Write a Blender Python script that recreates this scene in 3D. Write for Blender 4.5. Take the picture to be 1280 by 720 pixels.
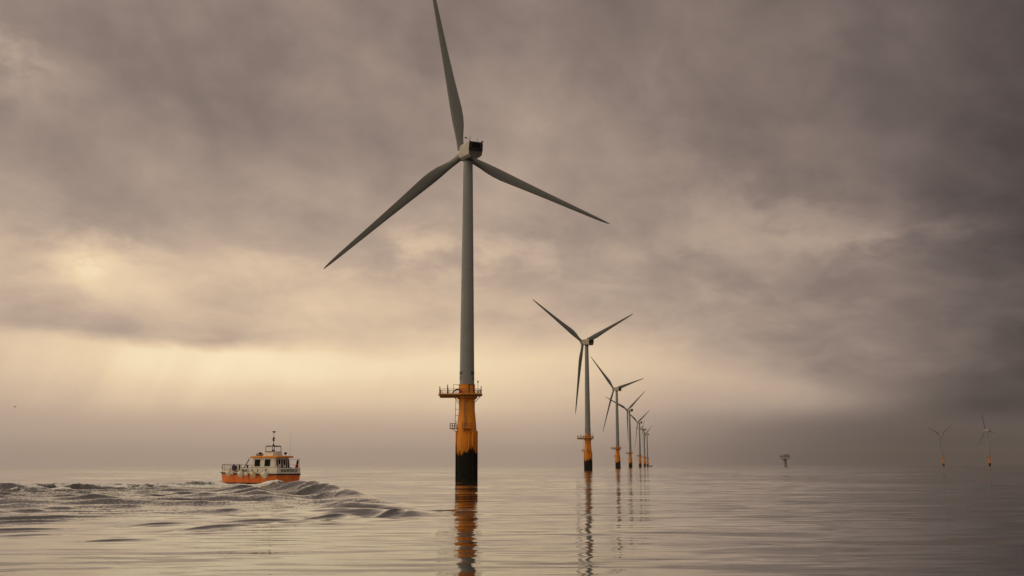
import bpy, bmesh, math, random
import numpy as np
from mathutils import Matrix, Vector

# ------------------------------------------------------------------ scene, camera, world, sun
for o in list(bpy.data.objects):
    bpy.data.objects.remove(o, do_unlink=True)
S = bpy.context.scene
COL = S.collection
R = math.radians
CAM_H = 3.1
F_PX = 1320.0
cam_data = bpy.data.cameras.new('camera')
cam_data.lens = 36.0 * F_PX / 1280.0
cam_data.sensor_width = 36.0
cam_data.clip_start = 0.2
cam_data.clip_end = 40000.0
cam = bpy.data.objects.new('camera', cam_data)
COL.objects.link(cam)
cam.matrix_world = Matrix.Translation((0, 0, CAM_H)) @ Matrix.Rotation(R(90 + 9.545), 4, 'X') @ Matrix.Rotation(R(-0.107), 4, 'Z')
S.camera = cam
S.view_settings.view_transform = 'Standard'
S.view_settings.look = 'None'
S.view_settings.exposure = 0.0
S.view_settings.gamma = 1.0
S.render.engine = 'CYCLES'
S.cycles.use_denoising = True
S.cycles.max_bounces = 6
S.cycles.volume_bounces = 1
S.cycles.sample_clamp_indirect = 4.0

SUN_AZ, SUN_EL = -66.0, 36.0            # degrees, azimuth from +Y towards +X
sd = bpy.data.lights.new('sun', 'SUN')
sd.energy = 0.7
sd.angle = R(36)
sd.color = (1.0, 0.86, 0.68)
sun = bpy.data.objects.new('sun', sd)
COL.objects.link(sun)
_sdir = Vector((math.sin(R(SUN_AZ)) * math.cos(R(SUN_EL)), math.cos(R(SUN_AZ)) * math.cos(R(SUN_EL)), math.sin(R(SUN_EL))))
sun.rotation_euler = _sdir.to_track_quat('Z', 'Y').to_euler()
sun.location = _sdir * 300


def srgb(r, g, b):
    f = lambda c: (c / 255 / 12.92) if c / 255 <= 0.04045 else ((c / 255 + 0.055) / 1.055) ** 2.4
    return (f(r), f(g), f(b), 1.0)


class G:
    """tiny expression helper over a node tree"""
    def __init__(self, nt):
        self.nt = nt

    def node(self, t, **kw):
        n = self.nt.nodes.new(t)
        for k, v in kw.items():
            setattr(n, k, v)
        return n

    def put(self, sock, v):
        if isinstance(v, X):
            v = v.s
        if isinstance(v, bpy.types.NodeSocket):
            self.nt.links.new(v, sock)
        else:
            sock.default_value = v

    def m(self, op, a, b=0.0, c=None):
        n = self.node('ShaderNodeMath', operation=op)
        self.put(n.inputs[0], a)
        self.put(n.inputs[1], b)
        if c is not None:
            self.put(n.inputs[2], c)
        return X(self, n.outputs[0])

    def comb(self, x, y, z):
        n = self.node('ShaderNodeCombineXYZ')
        for i, v in enumerate((x, y, z)):
            self.put(n.inputs[i], v)
        return X(self, n.outputs[0])

    def sep(self, v):
        n = self.node('ShaderNodeSeparateXYZ')
        self.put(n.inputs[0], v)
        return [X(self, n.outputs[i]) for i in range(3)]

    def noise(self, vec, scale=1.0, detail=4.0, rough=0.5, dist=0.0, out='Fac'):
        n = self.node('ShaderNodeTexNoise')
        self.put(n.inputs['Vector'], vec)
        self.put(n.inputs['Scale'], scale)
        self.put(n.inputs['Detail'], detail)
        self.put(n.inputs['Roughness'], rough)
        self.put(n.inputs['Distortion'], dist)
        return X(self, n.outputs[out])

    def smooth(self, v, a, b, lo=0.0, hi=1.0):
        n = self.node('ShaderNodeMapRange', interpolation_type='SMOOTHSTEP')
        self.put(n.inputs[0], v)
        for i, q in enumerate((a, b, lo, hi)):
            self.put(n.inputs[i + 1], q)
        return X(self, n.outputs[0])

    def ramp(self, v, stops, interp='LINEAR'):
        n = self.node('ShaderNodeValToRGB')
        self.put(n.inputs[0], v)
        cr = n.color_ramp
        cr.interpolation = interp
        while len(cr.elements) < len(stops):
            cr.elements.new(0.5)
        for e, (p, c) in zip(cr.elements, stops):
            e.position = p
            e.color = c if len(c) == 4 else (*c, 1)
        return X(self, n.outputs[0])

    def mix(self, f, a, b, mode='MIX'):
        n = self.node('ShaderNodeMixRGB', blend_type=mode)
        self.put(n.inputs[0], f)
        self.put(n.inputs[1], a)
        self.put(n.inputs[2], b)
        return X(self, n.outputs[0])


class X:
    def __init__(self, g, s):
        self.g, self.s = g, s

    def __add__(self, o): return self.g.m('ADD', self, o)
    def __radd__(self, o): return self.g.m('ADD', o, self)
    def __sub__(self, o): return self.g.m('SUBTRACT', self, o)
    def __rsub__(self, o): return self.g.m('SUBTRACT', o, self)
    def __mul__(self, o): return self.g.m('MULTIPLY', self, o)
    def __rmul__(self, o): return self.g.m('MULTIPLY', o, self)
    def __truediv__(self, o): return self.g.m('DIVIDE', self, o)
    def __rtruediv__(self, o): return self.g.m('DIVIDE', o, self)
    def exp(self): return self.g.m('EXPONENT', self)


# ---- overcast evening sky: a layer of cloud described by direction (azimuth, elevation), over the physical sky
world = bpy.data.worlds.new('World')
S.world = world
world.use_nodes = True
wt = world.node_tree
wt.nodes.clear()
g = G(wt)
dx, dy, dz = g.sep(g.node('ShaderNodeTexCoord').outputs['Generated'])
DEG = 57.29578
el = g.m('ARCSINE', dz) * DEG
az = g.m('ARCTAN2', dx, dy) * DEG
# cloud texture: lumps a few degrees across, flatter towards the horizon, streets leaning away from the middle
cu, cv = az * 0.052, g.m('LOGARITHM', g.m('MAXIMUM', el, 0.0) + 8.0, 2.71828) * 1.9 + az * 0.008
n_big = g.noise(g.comb(cu, cv * 1.25, 0.4), 1.0, 4.0, 0.5, 0.5) - 0.5
n_mid = g.noise(g.comb(cu * 3.4 + 4.3, cv * 3.2 + 2.0, 1.7), 1.0, 8.0, 0.56, 0.2) - 0.5
n_low = g.noise(g.comb(az * 0.17, el * 0.36, 3.1), 1.0, 6.0, 0.6, 0.4) - 0.5
n_edge = g.noise(g.comb(az * 0.10, el * 0.18, 7.7), 1.0, 5.0, 0.55, 0.3) - 0.5


def lobe(a, e, sa, se):
    u = (az - a) / sa
    v = (el - e) / se
    return ((u * u + v * v) * -1.0).exp()


# grey deck: lighter to the left and middle, darker to the right and behind the right shoulder
deck_L = g.smooth(az, -6.0, 30.0, 0.575, 0.375)
deck_L = deck_L - lobe(-26, 15, 10, 6) * 0.035
deck_L = deck_L + lobe(-1, 15, 10, 8) * 0.05 + lobe(14, 8.5, 10, 8) * 0.075 - lobe(2, 26, 10, 5) * 0.05
deck_L = deck_L - g.smooth(az, 20.0, 31.0, 0.0, 0.10)
deck_L = deck_L + n_big * 0.26 + n_mid * 0.24
# the lower part of the deck on the left and in the middle glows with the sun behind it
glow = lobe(-15, 8.0, 26, 4.6)
deck_L = deck_L + glow * 0.20 + n_low * (g.smooth(el, 16.0, 9.0) * 0.20)
warm = g.smooth(n_mid + n_low, -0.12, 0.16)
deck_L = deck_L + lobe(-22.4, 10.2, 1.3, 0.8) * 0.12 + (lobe(-22, 10.4, 3.0, 1.6) * 0.10 + lobe(-5, 11.4, 7, 1.3) * 0.12 + lobe(12.3, 9.4, 1.6, 0.5) * 0.10
                                                         + lobe(20.4, 11.4, 4.5, 0.9) * 0.08 + lobe(-27, 20.5, 3.0, 3.0) * 0.10 + lobe(14, 13, 5, 2) * 0.06) * warm
deck_L = deck_L - lobe(-21, 7.0, 8, 1.0) * 0.07
# clear strip between the deck and the horizon bank
edge_el = g.smooth(az, 2.0, 22.0, 6.5, 4.0) + n_edge * 2.4
strip = g.smooth(el - edge_el, g.smooth(az, -16.0, -4.0, 0.45, 1.7), g.smooth(az, -16.0, -4.0, -0.45, -1.3))
strip_L = lobe(-11.5, 5.3, 9, 1.7) * 0.06 + g.smooth(az, -3.0, 17.0, 0.935, 0.76) - g.smooth(az, 15.0, 25.0, 0.0, 0.36) - g.smooth(az, -17, -32, 0.0, 0.14)
strip_L = strip_L + n_low * 0.10 - g.smooth(el, 5.8, 1.8, 0.0, 0.15)
# slanting shafts of light in the strip
ray_c = az - el * 0.47
rays = g.noise(g.comb(ray_c * 0.40, el * 0.03, 2.2), 1.0, 3.0, 0.6) - 0.5
strip_L = strip_L + rays * (lobe(-22, 4.6, 11, 2.6) * 0.19)
deck_L = deck_L + rays * (lobe(-24.0, 8.0, 5, 2.6) * 0.12)
L = deck_L + (strip_L - deck_L) * strip
# bank of mist on the horizon
bank = g.smooth(el + n_edge * 0.6, 3.3, 1.7)
bank_L = g.smooth(az, 0.0, 24.0, 0.665, 0.31) - g.smooth(az, -12, -34, 0.0, 0.04) + g.smooth(el, 0.3, 2.4, 0.0, 0.055)
L = L + (bank_L - L) * bank
# the rest of the dome, behind and overhead
L = L + g.smooth(dy, 0.55, -0.3, 0.0, 0.27) + g.smooth(el, 32.0, 60.0, 0.0, 0.17)
sky_col = g.ramp(L, [(0.10, srgb(34, 30, 29)), (0.30, srgb(79, 69, 65)), (0.42, srgb(110, 97, 91)), (0.52, srgb(136, 119, 110)),
                     (0.62, srgb(165, 145, 131)), (0.72, srgb(194, 170, 149)), (0.82, srgb(220, 193, 163)),
                     (0.92, srgb(240, 213, 174)), (1.0, srgb(253, 232, 193))])
nis = g.node('ShaderNodeTexSky')
nis.sky_type = 'NISHITA'
nis.sun_disc = False
nis.sun_elevation = R(SUN_EL)
nis.sun_rotation = R(SUN_AZ)
bg1 = g.node('ShaderNodeBackground')
g.put(bg1.inputs[0], nis.outputs[0])
bg1.inputs[1].default_value = 0.06
bg2 = g.node('ShaderNodeBackground')
g.put(bg2.inputs[0], sky_col)
bg2.inputs[1].default_value = 1.0
mx = g.node('ShaderNodeMixShader')
mx.inputs[0].default_value = 0.97
wt.links.new(bg1.outputs[0], mx.inputs[1])
wt.links.new(bg2.outputs[0], mx.inputs[2])
wo = g.node('ShaderNodeOutputWorld')
wt.links.new(mx.outputs[0], wo.inputs[0])

# ------------------------------------------------------------------ helpers
random.seed(7)
rng = np.random.default_rng(11)


def obj(name, bm, material, parent=None, smooth=None):
    me = bpy.data.meshes.new(name)
    bm.normal_update()
    bm.to_mesh(me)
    bm.free()
    if smooth is not None:
        me.polygons.foreach_set('use_smooth', [True] * len(me.polygons))
        try:
            me.set_sharp_from_angle(angle=R(smooth))
        except Exception:
            pass
    mats = material if isinstance(material, (list, tuple)) else [material]
    for m_ in mats:
        me.materials.append(m_)
    o = bpy.data.objects.new(name, me)
    COL.objects.link(o)
    if parent is not None:
        o.parent = parent
    return o


def thing(name, label, cat, loc=(0, 0, 0), rotz=0.0, group=None):
    o = bpy.data.objects.new(name, None)
    o.empty_display_size = 0.5
    COL.objects.link(o)
    o.location = loc
    o.rotation_euler = (0, 0, rotz)
    o['label'] = label
    o['category'] = cat
    if group:
        o['group'] = group
    return o


def tag(o, label, cat, group=None):
    o['label'] = label
    o['category'] = cat
    if group:
        o['group'] = group
    return o


def dup(o, parent=None):
    c = o.copy()
    COL.objects.link(c)
    if parent is not None:
        c.parent = parent
    for ch in list(o.children):
        dup(ch, c)
    return c


def faces_mat(bm, start, idx):
    bm.faces.ensure_lookup_table()
    for f in bm.faces[start:]:
        f.material_index = idx


def box(bm, c, s, rot=None, mi=0):
    n0 = len(bm.faces)
    M = Matrix.Translation(Vector(c))
    if rot is not None:
        M = M @ rot
    M = M @ Matrix.Diagonal((s[0], s[1], s[2], 1))
    bmesh.ops.create_cube(bm, size=1.0, matrix=M)
    faces_mat(bm, n0, mi)


def tube(bm, p, q, r0, r1=None, n=10, mi=0, caps=True):
    r1 = r0 if r1 is None else r1
    p, q = Vector(p), Vector(q)
    d = q - p
    n0 = len(bm.faces)
    M = Matrix.Translation((p + q) / 2) @ d.to_track_quat('Z', 'Y').to_matrix().to_4x4()
    bmesh.ops.create_cone(bm, cap_ends=caps, segments=n, radius1=r0, radius2=r1, depth=d.length, matrix=M)
    faces_mat(bm, n0, mi)


def polytube(bm, pts, r, n=8, mi=0, closed=False):
    k = len(pts)
    for i in range(k if closed else k - 1):
        tube(bm, pts[i], pts[(i + 1) % k], r, n=n, mi=mi)


def lathe(bm, prof, n=48, mi=0, cap_bottom=True, cap_top=True, M=None):
    rings = []
    for r, z in prof:
        ring = []
        for i in range(n):
            a = 2 * math.pi * i / n
            v = Vector((r * math.cos(a), r * math.sin(a), z))
            ring.append(bm.verts.new(M @ v if M else v))
        rings.append(ring)
    for a, b in zip(rings[:-1], rings[1:]):
        for i in range(n):
            f = bm.faces.new((a[i], a[(i + 1) % n], b[(i + 1) % n], b[i]))
            f.material_index = mi
    if cap_bottom:
        bm.faces.new(list(reversed(rings[0]))).material_index = mi
    if cap_top:
        bm.faces.new(rings[-1]).material_index = mi


def loft(bm, secs, closed=True, cap=True, mi=0):
    rings = [[bm.verts.new(Vector(p)) for p in s] for s in secs]
    n = len(rings[0])
    for a, b in zip(rings[:-1], rings[1:]):
        for i in range(n if closed else n - 1):
            f = bm.faces.new((a[i], a[(i + 1) % n], b[(i + 1) % n], b[i]))
            f.material_index = mi
    if cap:
        bm.faces.new(list(reversed(rings[0]))).material_index = mi
        bm.faces.new(rings[-1]).material_index = mi
    return rings


def ball(bm, c, r, seg=16, mi=0, sc=(1, 1, 1)):
    n0 = len(bm.faces)
    bmesh.ops.create_uvsphere(bm, u_segments=seg, v_segments=max(6, seg // 2), radius=r,
                              matrix=Matrix.Translation(Vector(c)) @ Matrix.Diagonal((*sc, 1)))
    faces_mat(bm, n0, mi)


def recalc(bm):
    bmesh.ops.recalc_face_normals(bm, faces=bm.faces[:])


def prism(bm, pts, z0, z1, mi=0):
    lo = [bm.verts.new((x, y, z0)) for x, y in pts]
    hi = [bm.verts.new((x, y, z1)) for x, y in pts]
    n = len(pts)
    fs = [bm.faces.new(list(reversed(lo))), bm.faces.new(hi)]
    for i in range(n):
        fs.append(bm.faces.new((lo[i], lo[(i + 1) % n], hi[(i + 1) % n], hi[i])))
    for f in fs:
        f.material_index = mi


def text_mesh(body, size, depth=0.004):
    cu = bpy.data.curves.new('lettering', 'FONT')
    cu.body = body
    cu.size = size
    cu.align_x = 'CENTER'
    cu.align_y = 'CENTER'
    cu.extrude = depth
    cu.offset = size * 0.018
    ob = bpy.data.objects.new('lettering', cu)
    COL.objects.link(ob)
    dg = bpy.context.evaluated_depsgraph_get()
    me = bpy.data.meshes.new_from_object(ob.evaluated_get(dg))
    bpy.data.objects.remove(ob)
    bpy.data.curves.remove(cu)
    return me


# ------------------------------------------------------------------ materials
def mat(name, base, rough=0.5, metal=0.0, noise=None, spec=None, build=None):
    m = bpy.data.materials.new(name)
    m.use_nodes = True
    nt = m.node_tree
    bs = nt.nodes['Principled BSDF']
    h = G(nt)
    bs.inputs['Roughness'].default_value = rough
    bs.inputs['Metallic'].default_value = metal
    if spec is not None:
        bs.inputs['Specular IOR Level'].default_value = spec
    oc = X(h, h.node('ShaderNodeTexCoord').outputs['Object'])
    if build:
        build(h, bs, oc)
    else:
        sc, amt = noise or (2.0, 0.12)
        nz = h.noise(oc, sc, 5.0, 0.6)
        lo = tuple(c * (1 - amt) for c in base[:3]) + (1,)
        hi = tuple(min(1, c * (1 + amt)) for c in base[:3]) + (1,)
        h.put(bs.inputs['Base Color'], h.ramp(nz, [(0.3, lo), (0.7, hi)]))
    return m


def tower_nodes(h, bs, oc):
    x, y, z = h.sep(oc)
    streak = h.noise(h.comb(x * 2.2, y * 2.2, z * 0.05), 1.0, 4.0, 0.6)
    cloud = h.noise(oc, 0.35, 4.0, 0.6)
    base = h.ramp(streak * 0.6 + cloud * 0.4, [(0.30, (0.20, 0.215, 0.215)), (0.55, (0.262, 0.288, 0.295)), (0.75, (0.285, 0.315, 0.325))])
    # section joints
    ring = h.m('PINGPONG', z - 23.3, 14.8)
    joint = h.smooth(ring, 0.07, 0.02)
    h.put(bs.inputs['Base Color'], h.mix(joint * 0.5, base, (0.10, 0.10, 0.095, 1)))


def orange_nodes(h, bs, oc):
    x, y, z = h.sep(oc)
    streak = h.noise(h.comb(x * 1.8, y * 1.8, z * 0.12), 1.0, 5.0, 0.65)
    patch = h.noise(oc, 0.7, 5.0, 0.6)
    base = h.ramp(streak * 0.55 + patch * 0.45, [(0.32, (0.55, 0.17, 0.006)), (0.46, (0.86, 0.285, 0.007)), (0.7, (0.94, 0.35, 0.010))])
    # rust runs and grime above the tide mark
    grime = h.smooth(z + (streak - 0.5) * 9.0, 11.5, 6.0)
    base = h.mix(grime * 0.38, base, (0.20, 0.055, 0.006, 1))
    # marine growth below the tide mark
    edge = z + (h.noise(h.comb(x * 1.1, y * 1.1, z * 0.35), 1.0, 5.0, 0.6) - 0.5) * 4.2 + (h.noise(oc, 3.5, 3.0, 0.6) - 0.5) * 0.8
    edge = edge - (h.m('MULTIPLY', (x - 1.3) * (x - 1.3), -1.6).exp()) * 1.3 - h.smooth(x, -2.42, -2.6) * 2.0
    growth = h.smooth(edge, 6.3, 5.7)
    gcol = h.ramp(h.noise(oc, 2.5, 4.0, 0.6), [(0.3, (0.006, 0.006, 0.005)), (0.7, (0.017, 0.016, 0.012))])
    h.put(bs.inputs['Base Color'], h.mix(growth, base, gcol))
    h.put(bs.inputs['Roughness'], h.smooth(edge, 6.9, 6.4, 0.55, 0.9))
    h.put(bs.inputs['Specular IOR Level'], h.smooth(edge, 6.9, 6.4, 0.4, 0.08))


def blade_nodes(h, bs, oc):
    x, y, z = h.sep(oc)
    nz = h.noise(h.comb(x * 1.0, y * 1.0, z * 0.12), 1.0, 4.0, 0.6)
    h.put(bs.inputs['Base Color'], h.ramp(nz, [(0.3, (0.185, 0.20, 0.198)), (0.7, (0.245, 0.265, 0.262))]))


def hull_nodes(h, bs, oc):
    x, y, z = h.sep(oc)
    st = h.noise(h.comb(x * 1.6, y * 1.6, z * 0.5), 1.0, 5.0, 0.65)
    base = h.ramp(st, [(0.3, (0.50, 0.09, 0.005)), (0.5, (0.70, 0.15, 0.007)), (0.7, (0.80, 0.20, 0.010))])
    edge = z + (h.noise(h.comb(x * 0.8, y * 0.8, z), 1.0, 3.0, 0.5) - 0.5) * 0.25
    h.put(bs.inputs['Base Color'], h.mix(h.smooth(edge, 0.28, 0.2), base, (0.012, 0.01, 0.01, 1)))


M = {}
M['tower'] = mat('tower_grey_paint', None, 0.45, build=tower_nodes)
M['orange'] = mat('orange_marine_paint', None, 0.5, build=orange_nodes)
M['blade'] = mat('blade_gelcoat', None, 0.4, build=blade_nodes)
M['nacelle'] = mat('nacelle_paint', (0.50, 0.46, 0.38), 0.45, noise=(0.8, 0.10))
M['black'] = mat('black_paint', (0.009, 0.009, 0.010), 0.6, spec=0.2)
M['louvre'] = mat('dark_louvre', (0.005, 0.005, 0.006), 0.7, spec=0.1)
M['darkgrey'] = mat('dark_grey_panel', (0.09, 0.09, 0.088), 0.55)
M['steel'] = mat('galvanised_steel', (0.20, 0.19, 0.17), 0.5, 0.3)
M['rail'] = mat('weathered_rail', (0.16, 0.12, 0.07), 0.6)
M['deck'] = mat('platform_paint', (0.52, 0.22, 0.03), 0.6, noise=(1.5, 0.3))
M['red'] = mat('red_paint', (0.42, 0.015, 0.012), 0.45)
M['hull'] = mat('orange_hull_paint', None, 0.35, build=hull_nodes)
M['white'] = mat('white_boat_paint', (0.76, 0.72, 0.64), 0.4, noise=(1.2, 0.12))
M['roof_orange'] = mat('orange_roof_paint', (0.72, 0.26, 0.018), 0.45, noise=(1.5, 0.2))
M['rubber'] = mat('black_rubber', (0.014, 0.012, 0.011), 0.7)
M['fender'] = mat('fender_vinyl', (0.62, 0.57, 0.47), 0.5, noise=(3.0, 0.2))
M['fender_worn'] = mat('stained_fender_vinyl', (0.55, 0.42, 0.25), 0.5, noise=(2.5, 0.45))
M['glass'] = mat('dark_window_glass', (0.006, 0.006, 0.007), 0.3, spec=0.05)
M['rope'] = mat('rope', (0.10, 0.085, 0.06), 0.8)
M['navy'] = mat('navy_cloth', (0.015, 0.018, 0.05), 0.8)
M['green'] = mat('dark_green_cover', (0.015, 0.035, 0.02), 0.7)
M['grey'] = mat('grey_equipment', (0.26, 0.25, 0.24), 0.6, noise=(0.4, 0.3))
M['gull'] = mat('gull_feathers', (0.03, 0.027, 0.024), 0.8, spec=0.1)
M['skydark'] = mat('lettering_black', (0.010, 0.010, 0.010), 0.5)

# ------------------------------------------------------------------ the sea
BOAT = (-43.6, 185.0)
WAKE_DIR = R(0.0)


def sstep(v, a, b):
    t = np.clip((v - a) / (b - a), 0, 1)
    return t * t * (3 - 2 * t)


def vnoise(x, y, seed):
    """smooth value noise on a lattice, -1..1"""
    r_ = np.random.default_rng(seed)
    tab = r_.uniform(-1, 1, (256, 256))
    xi, yi = np.floor(x).astype(int), np.floor(y).astype(int)
    fx, fy = x - xi, y - yi
    fx, fy = fx * fx * (3 - 2 * fx), fy * fy * (3 - 2 * fy)
    a = tab[xi % 256, yi % 256]; b = tab[(xi + 1) % 256, yi % 256]
    c = tab[xi % 256, (yi + 1) % 256]; d = tab[(xi + 1) % 256, (yi + 1) % 256]
    return (a * (1 - fx) + b * fx) * (1 - fy) + (c * (1 - fx) + d * fx) * fy


def build_sea():
    # polar grid: fine inside the wedge that a viewer standing here looks over, coarse elsewhere
    fine = np.radians(np.linspace(-31, 31, 1050))
    coarse = np.radians(np.linspace(31, 329, 90)[1:-1])
    ang = np.concatenate([fine, coarse])
    rr = [5.0]
    while rr[-1] < 9000:
        r_ = rr[-1]
        gr = 0.0042 if r_ < 215 else (0.0046 if r_ < 1400 else 0.0046 + 0.03 * min(1, (r_ - 1400) / 2500))
        if 55 < r_ <= 150:
            gr = 0.0032
        elif 150 < r_ < 206:
            gr = 0.0018
        if r_ < 17:
            gr = 0.02
        rr.append(r_ * (1 + gr))
    rad = np.array(rr)
    NA, NR = len(ang), len(rad)
    A_, R_ = np.meshgrid(ang, rad)
    x = R_ * np.sin(A_)
    y = R_ * np.cos(A_)
    dr = np.gradient(rad)[:, None] * np.ones((1, NA))
    z = np.zeros_like(x)
    # calm swell and ripples, crests lying across the view
    r1 = np.random.default_rng(5)
    patchy = 0.75 + 0.65 * vnoise(x / 17 + 40, y / 26 + 40, 3) + 0.25 * vnoise(x / 60, y / 90, 4)
    fm = A_ if False else np.abs(((A_ + np.pi) % (2 * np.pi)) - np.pi) < np.radians(31.5)
    for lam, n_w, slope in ((30.0, 5, .004), (14.0, 6, .0065), (8.0, 7, .008), (4.6, 10, .0085), (2.7, 12, .0075), (1.5, 10, .0045)):
        for _ in range(n_w):
            l_ = lam * r1.uniform(0.75, 1.3)
            th = r1.normal(0, 0.24)
            k = 2 * np.pi / l_
            ph = r1.uniform(0, 2 * np.pi)
            amp = slope / k * math.sqrt(2.0 / n_w) * (1.25 + 1.1 * sstep(y, 160, 650))
            fade = sstep(l_ / dr, 3.0, 6.0)
            wob = 0.9 * vnoise(x / (l_ * 5) + 9, y / (l_ * 5) + 3, int(r1.integers(1e6)))
            z += amp * fade * patchy * np.cos(k * (x * math.sin(th) + y * math.cos(th)) + ph + wob)
    # the boat's wake: Kelvin wave pattern of a moving pressure patch, warped a little by the boat's turn
    bx, by = BOAT
    sel = fm & (y > 40) & (y < 215) & (x > -150) & (x < 40)
    X0, Y0 = x[sel], y[sel]
    ast = by + 6.0 - Y0                       # metres astern
    lat = X0 - bx
    U = 4.1
    k0 = 9.81 / U ** 2
    th = np.linspace(-1.36, 1.36, 260)
    dth = th[1] - th[0]
    kk = k0 / np.cos(th) ** 2
    Ath = np.cos(th) ** 0.5 * np.exp(-(kk * 0.62) ** 2 / 4)
    eta = np.zeros_like(X0)
    lk = np.where(lat > 0, lat * 1.16, lat * 0.95)
    for i in range(len(th)):
        eta += Ath[i] * np.sin(kk[i] * (ast * math.cos(th[i]) + lk * math.sin(th[i]))) * dth
    eta *= 0.40 * (0.35 + 0.65 * np.minimum(1, ast / 35))
    eta *= sstep(ast, 0, 8) * (1 - sstep(ast, 108 + 14 * vnoise(X0 / 9, Y0 / 9, 21), 140))
    arm = np.maximum(lat - (1.0 + ast * 0.305), -lat - (6.0 + 0.34 * ast))
    eta *= 1 - sstep(arm, 0.0, 5.0)
    inside = (1 - sstep(arm, -4.0, 1.5)) * sstep(ast, 2, 14) * (1 - sstep(ast + 10 * vnoise(X0 / 7, Y0 / 9, 22) + 0.9 * np.maximum(lat - 8, 0), 122, 146))
    # older waves running across the inside of the V, short-crested
    wx, wy = X0 + 1.6 * vnoise(X0 / 11, Y0 / 14, 23), Y0 + 2.2 * vnoise(X0 / 13, Y0 / 17, 24)
    tr = 0.13 * np.cos(2 * np.pi / 8.6 * (wy + 0.0015 * lat ** 2) + 0.8)
    c1 = np.cos(2 * np.pi / 4.4 * (wy * 0.80 + wx * 0.60))
    c2 = np.cos(2 * np.pi / 5.2 * (wy * 0.88 - wx * 0.47) + 1.0)
    cross = np.maximum(0, c1 + c2 - 0.6) ** 1.8 * 0.10 + 0.03 * (c1 + c2)
    cm = 0.55 + 0.45 * vnoise(X0 / 12 + 31, Y0 / 15 + 5, 25)
    eta += 1.1 * inside * (tr * (0.7 + 0.5 * vnoise(X0 / 14, Y0 / 18, 26)) + cross * cm * sstep(ast, 30, 75))
    # arms: a steeper roll along each edge of the V
    arms = np.zeros_like(X0)
    for sgn, amp, wid, a1, a2 in ((1, 0.82, 2.3, -8, 106), (-1, 0.70, 2.0, -8, 95)):
        q = lat - (1.0 + ast * 0.305) if sgn > 0 else -lat - (6.0 + ast * 0.34)
        q = q + 0.9 * vnoise(ast / 14 + 5 * sgn, ast * 0 + 1, 31)
        along = sstep(ast, a1, a1 + 14) * (1 - sstep(ast, a2 - 40, a2 + 10))
        pr = along * np.exp(-(q / np.where(q > 0, wid * 0.75, wid * 1.25)) ** 2)
        arms = np.maximum(arms, pr)
        eta += amp * pr * (0.95 + 0.13 * vnoise(ast / 10 + 3, 0 * ast + sgn, 33))
        eta -= 0.4 * amp * along * np.exp(-((q + 4.6) / wid) ** 2)
        eta += 0.45 * amp * along * np.exp(-((q + 8.2) / wid) ** 2) * sstep(ast, 15, 35)
    # turbulent trail and chop
    tc = -3.0 - 0.13 * ast
    tw = 4.0 + 0.065 * ast
    trail = np.exp(-((lat - tc) / tw) ** 2) * sstep(ast, -6, 3) * (1 - sstep(ast, 85, 122))
    leftz = np.exp(-((-lat - 3.5 - ast * 0.30) / (3.0 + 0.06 * ast)) ** 2) * sstep(ast, -4, 8) * (1 - sstep(ast, 75, 112))
    rightz = arms * (lat > 0) * sstep(vnoise(X0 / 3.0, Y0 / 3.5, 44), -0.5, 0.4)
    chopm = np.clip(trail + 0.9 * leftz + 0.5 * rightz, 0, 1.15)
    chop = (0.05 * vnoise(X0 / 0.9, Y0 / 1.3, 51) + 0.035 * vnoise(X0 / 0.5, Y0 / 0.8, 52) + 0.06 * vnoise(X0 / 1.9, Y0 / 2.4, 53))
    eta += chop * np.maximum(chopm, 0.9 * np.exp(-((Y0 - by + 17.0 + 0.25 * lat) / 17.0) ** 2) * sstep(X0, -82, -60) * (1 - sstep(X0, -36, -28))) * 1.35
    eta += 0.03 * inside * vnoise(X0 / 1.7 + 18, Y0 / 2.1, 57)
    eta += 0.05 * inside * vnoise(X0 / 3.2 + 8, Y0 / 4.0, 55) + 0.016 * inside * vnoise(X0 / 1.1 + 8, Y0 / 1.6, 56)
    # bow and stern wash: water heaped up round the hull
    hd = R(180 - 33)
    hx, hy = math.cos(hd), math.sin(hd)
    u = (X0 - bx) * hx + (Y0 - by) * hy
    w = -(X0 - bx) * hy + (Y0 - by) * hx
    hull_d = np.hypot(np.maximum(np.abs(u) - 5.0, 0), np.maximum(np.abs(w) - 1.4, 0))
    wash = np.exp(-((hull_d - 3.2) / 2.2) ** 2)
    eta += wash * (0.16 + 0.20 * vnoise(X0 / 1.5, Y0 / 1.5, 61) + 0.12 * vnoise(X0 / 0.7, Y0 / 0.8, 62) + 0.08 * vnoise(X0 / 0.35, Y0 / 0.45, 63))
    eta = np.where(eta > 0, eta * (1 + 0.5 * eta), eta * 0.85)       # sharper crests, flatter troughs
    near = np.hypot((X0 - bx + 1.0) / 22.0, (Y0 - by + 13.0) / 25.0)
    eta *= 1 - 0.66 * np.exp(-near ** 2)
    # stray peaked crests along the old edge of the wake
    for cx, cy, ang_, h_, ln, wd in ((-10.8, 66, 62, .30, 3.0, .55), (-14.6, 62, 40, .22, 2.4, .6), (-19.0, 58, 58, .20, 2.2, .45), (-15.2, 55, 65, .24, 2.6, .5),
                                     (-24.5, 53, 35, .20, 2.2, .45), (-22.0, 49, 30, .12, 1.5, .4), (-17.0, 46, 28, .13, 1.2, .35), (-27.0, 60, 48, .24, 3.2, .6),
                                     (-30.5, 66, 25, .26, 3.6, .7), (-5.6, 74, 66, .26, 3.4, .6), (-8.0, 71, 70, .22, 2.6, .5), (-33.0, 74, 30, .26, 4.2, .8), (-12.5, 60, 55, .15, 1.6, .4)):
        ca_, sa_ = math.cos(R(ang_)), math.sin(R(ang_))
        al = (X0 - cx) * ca_ + (Y0 - cy) * sa_
        pe = -(X0 - cx) * sa_ + (Y0 - cy) * ca_ + 0.10 * al * al / ln
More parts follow.
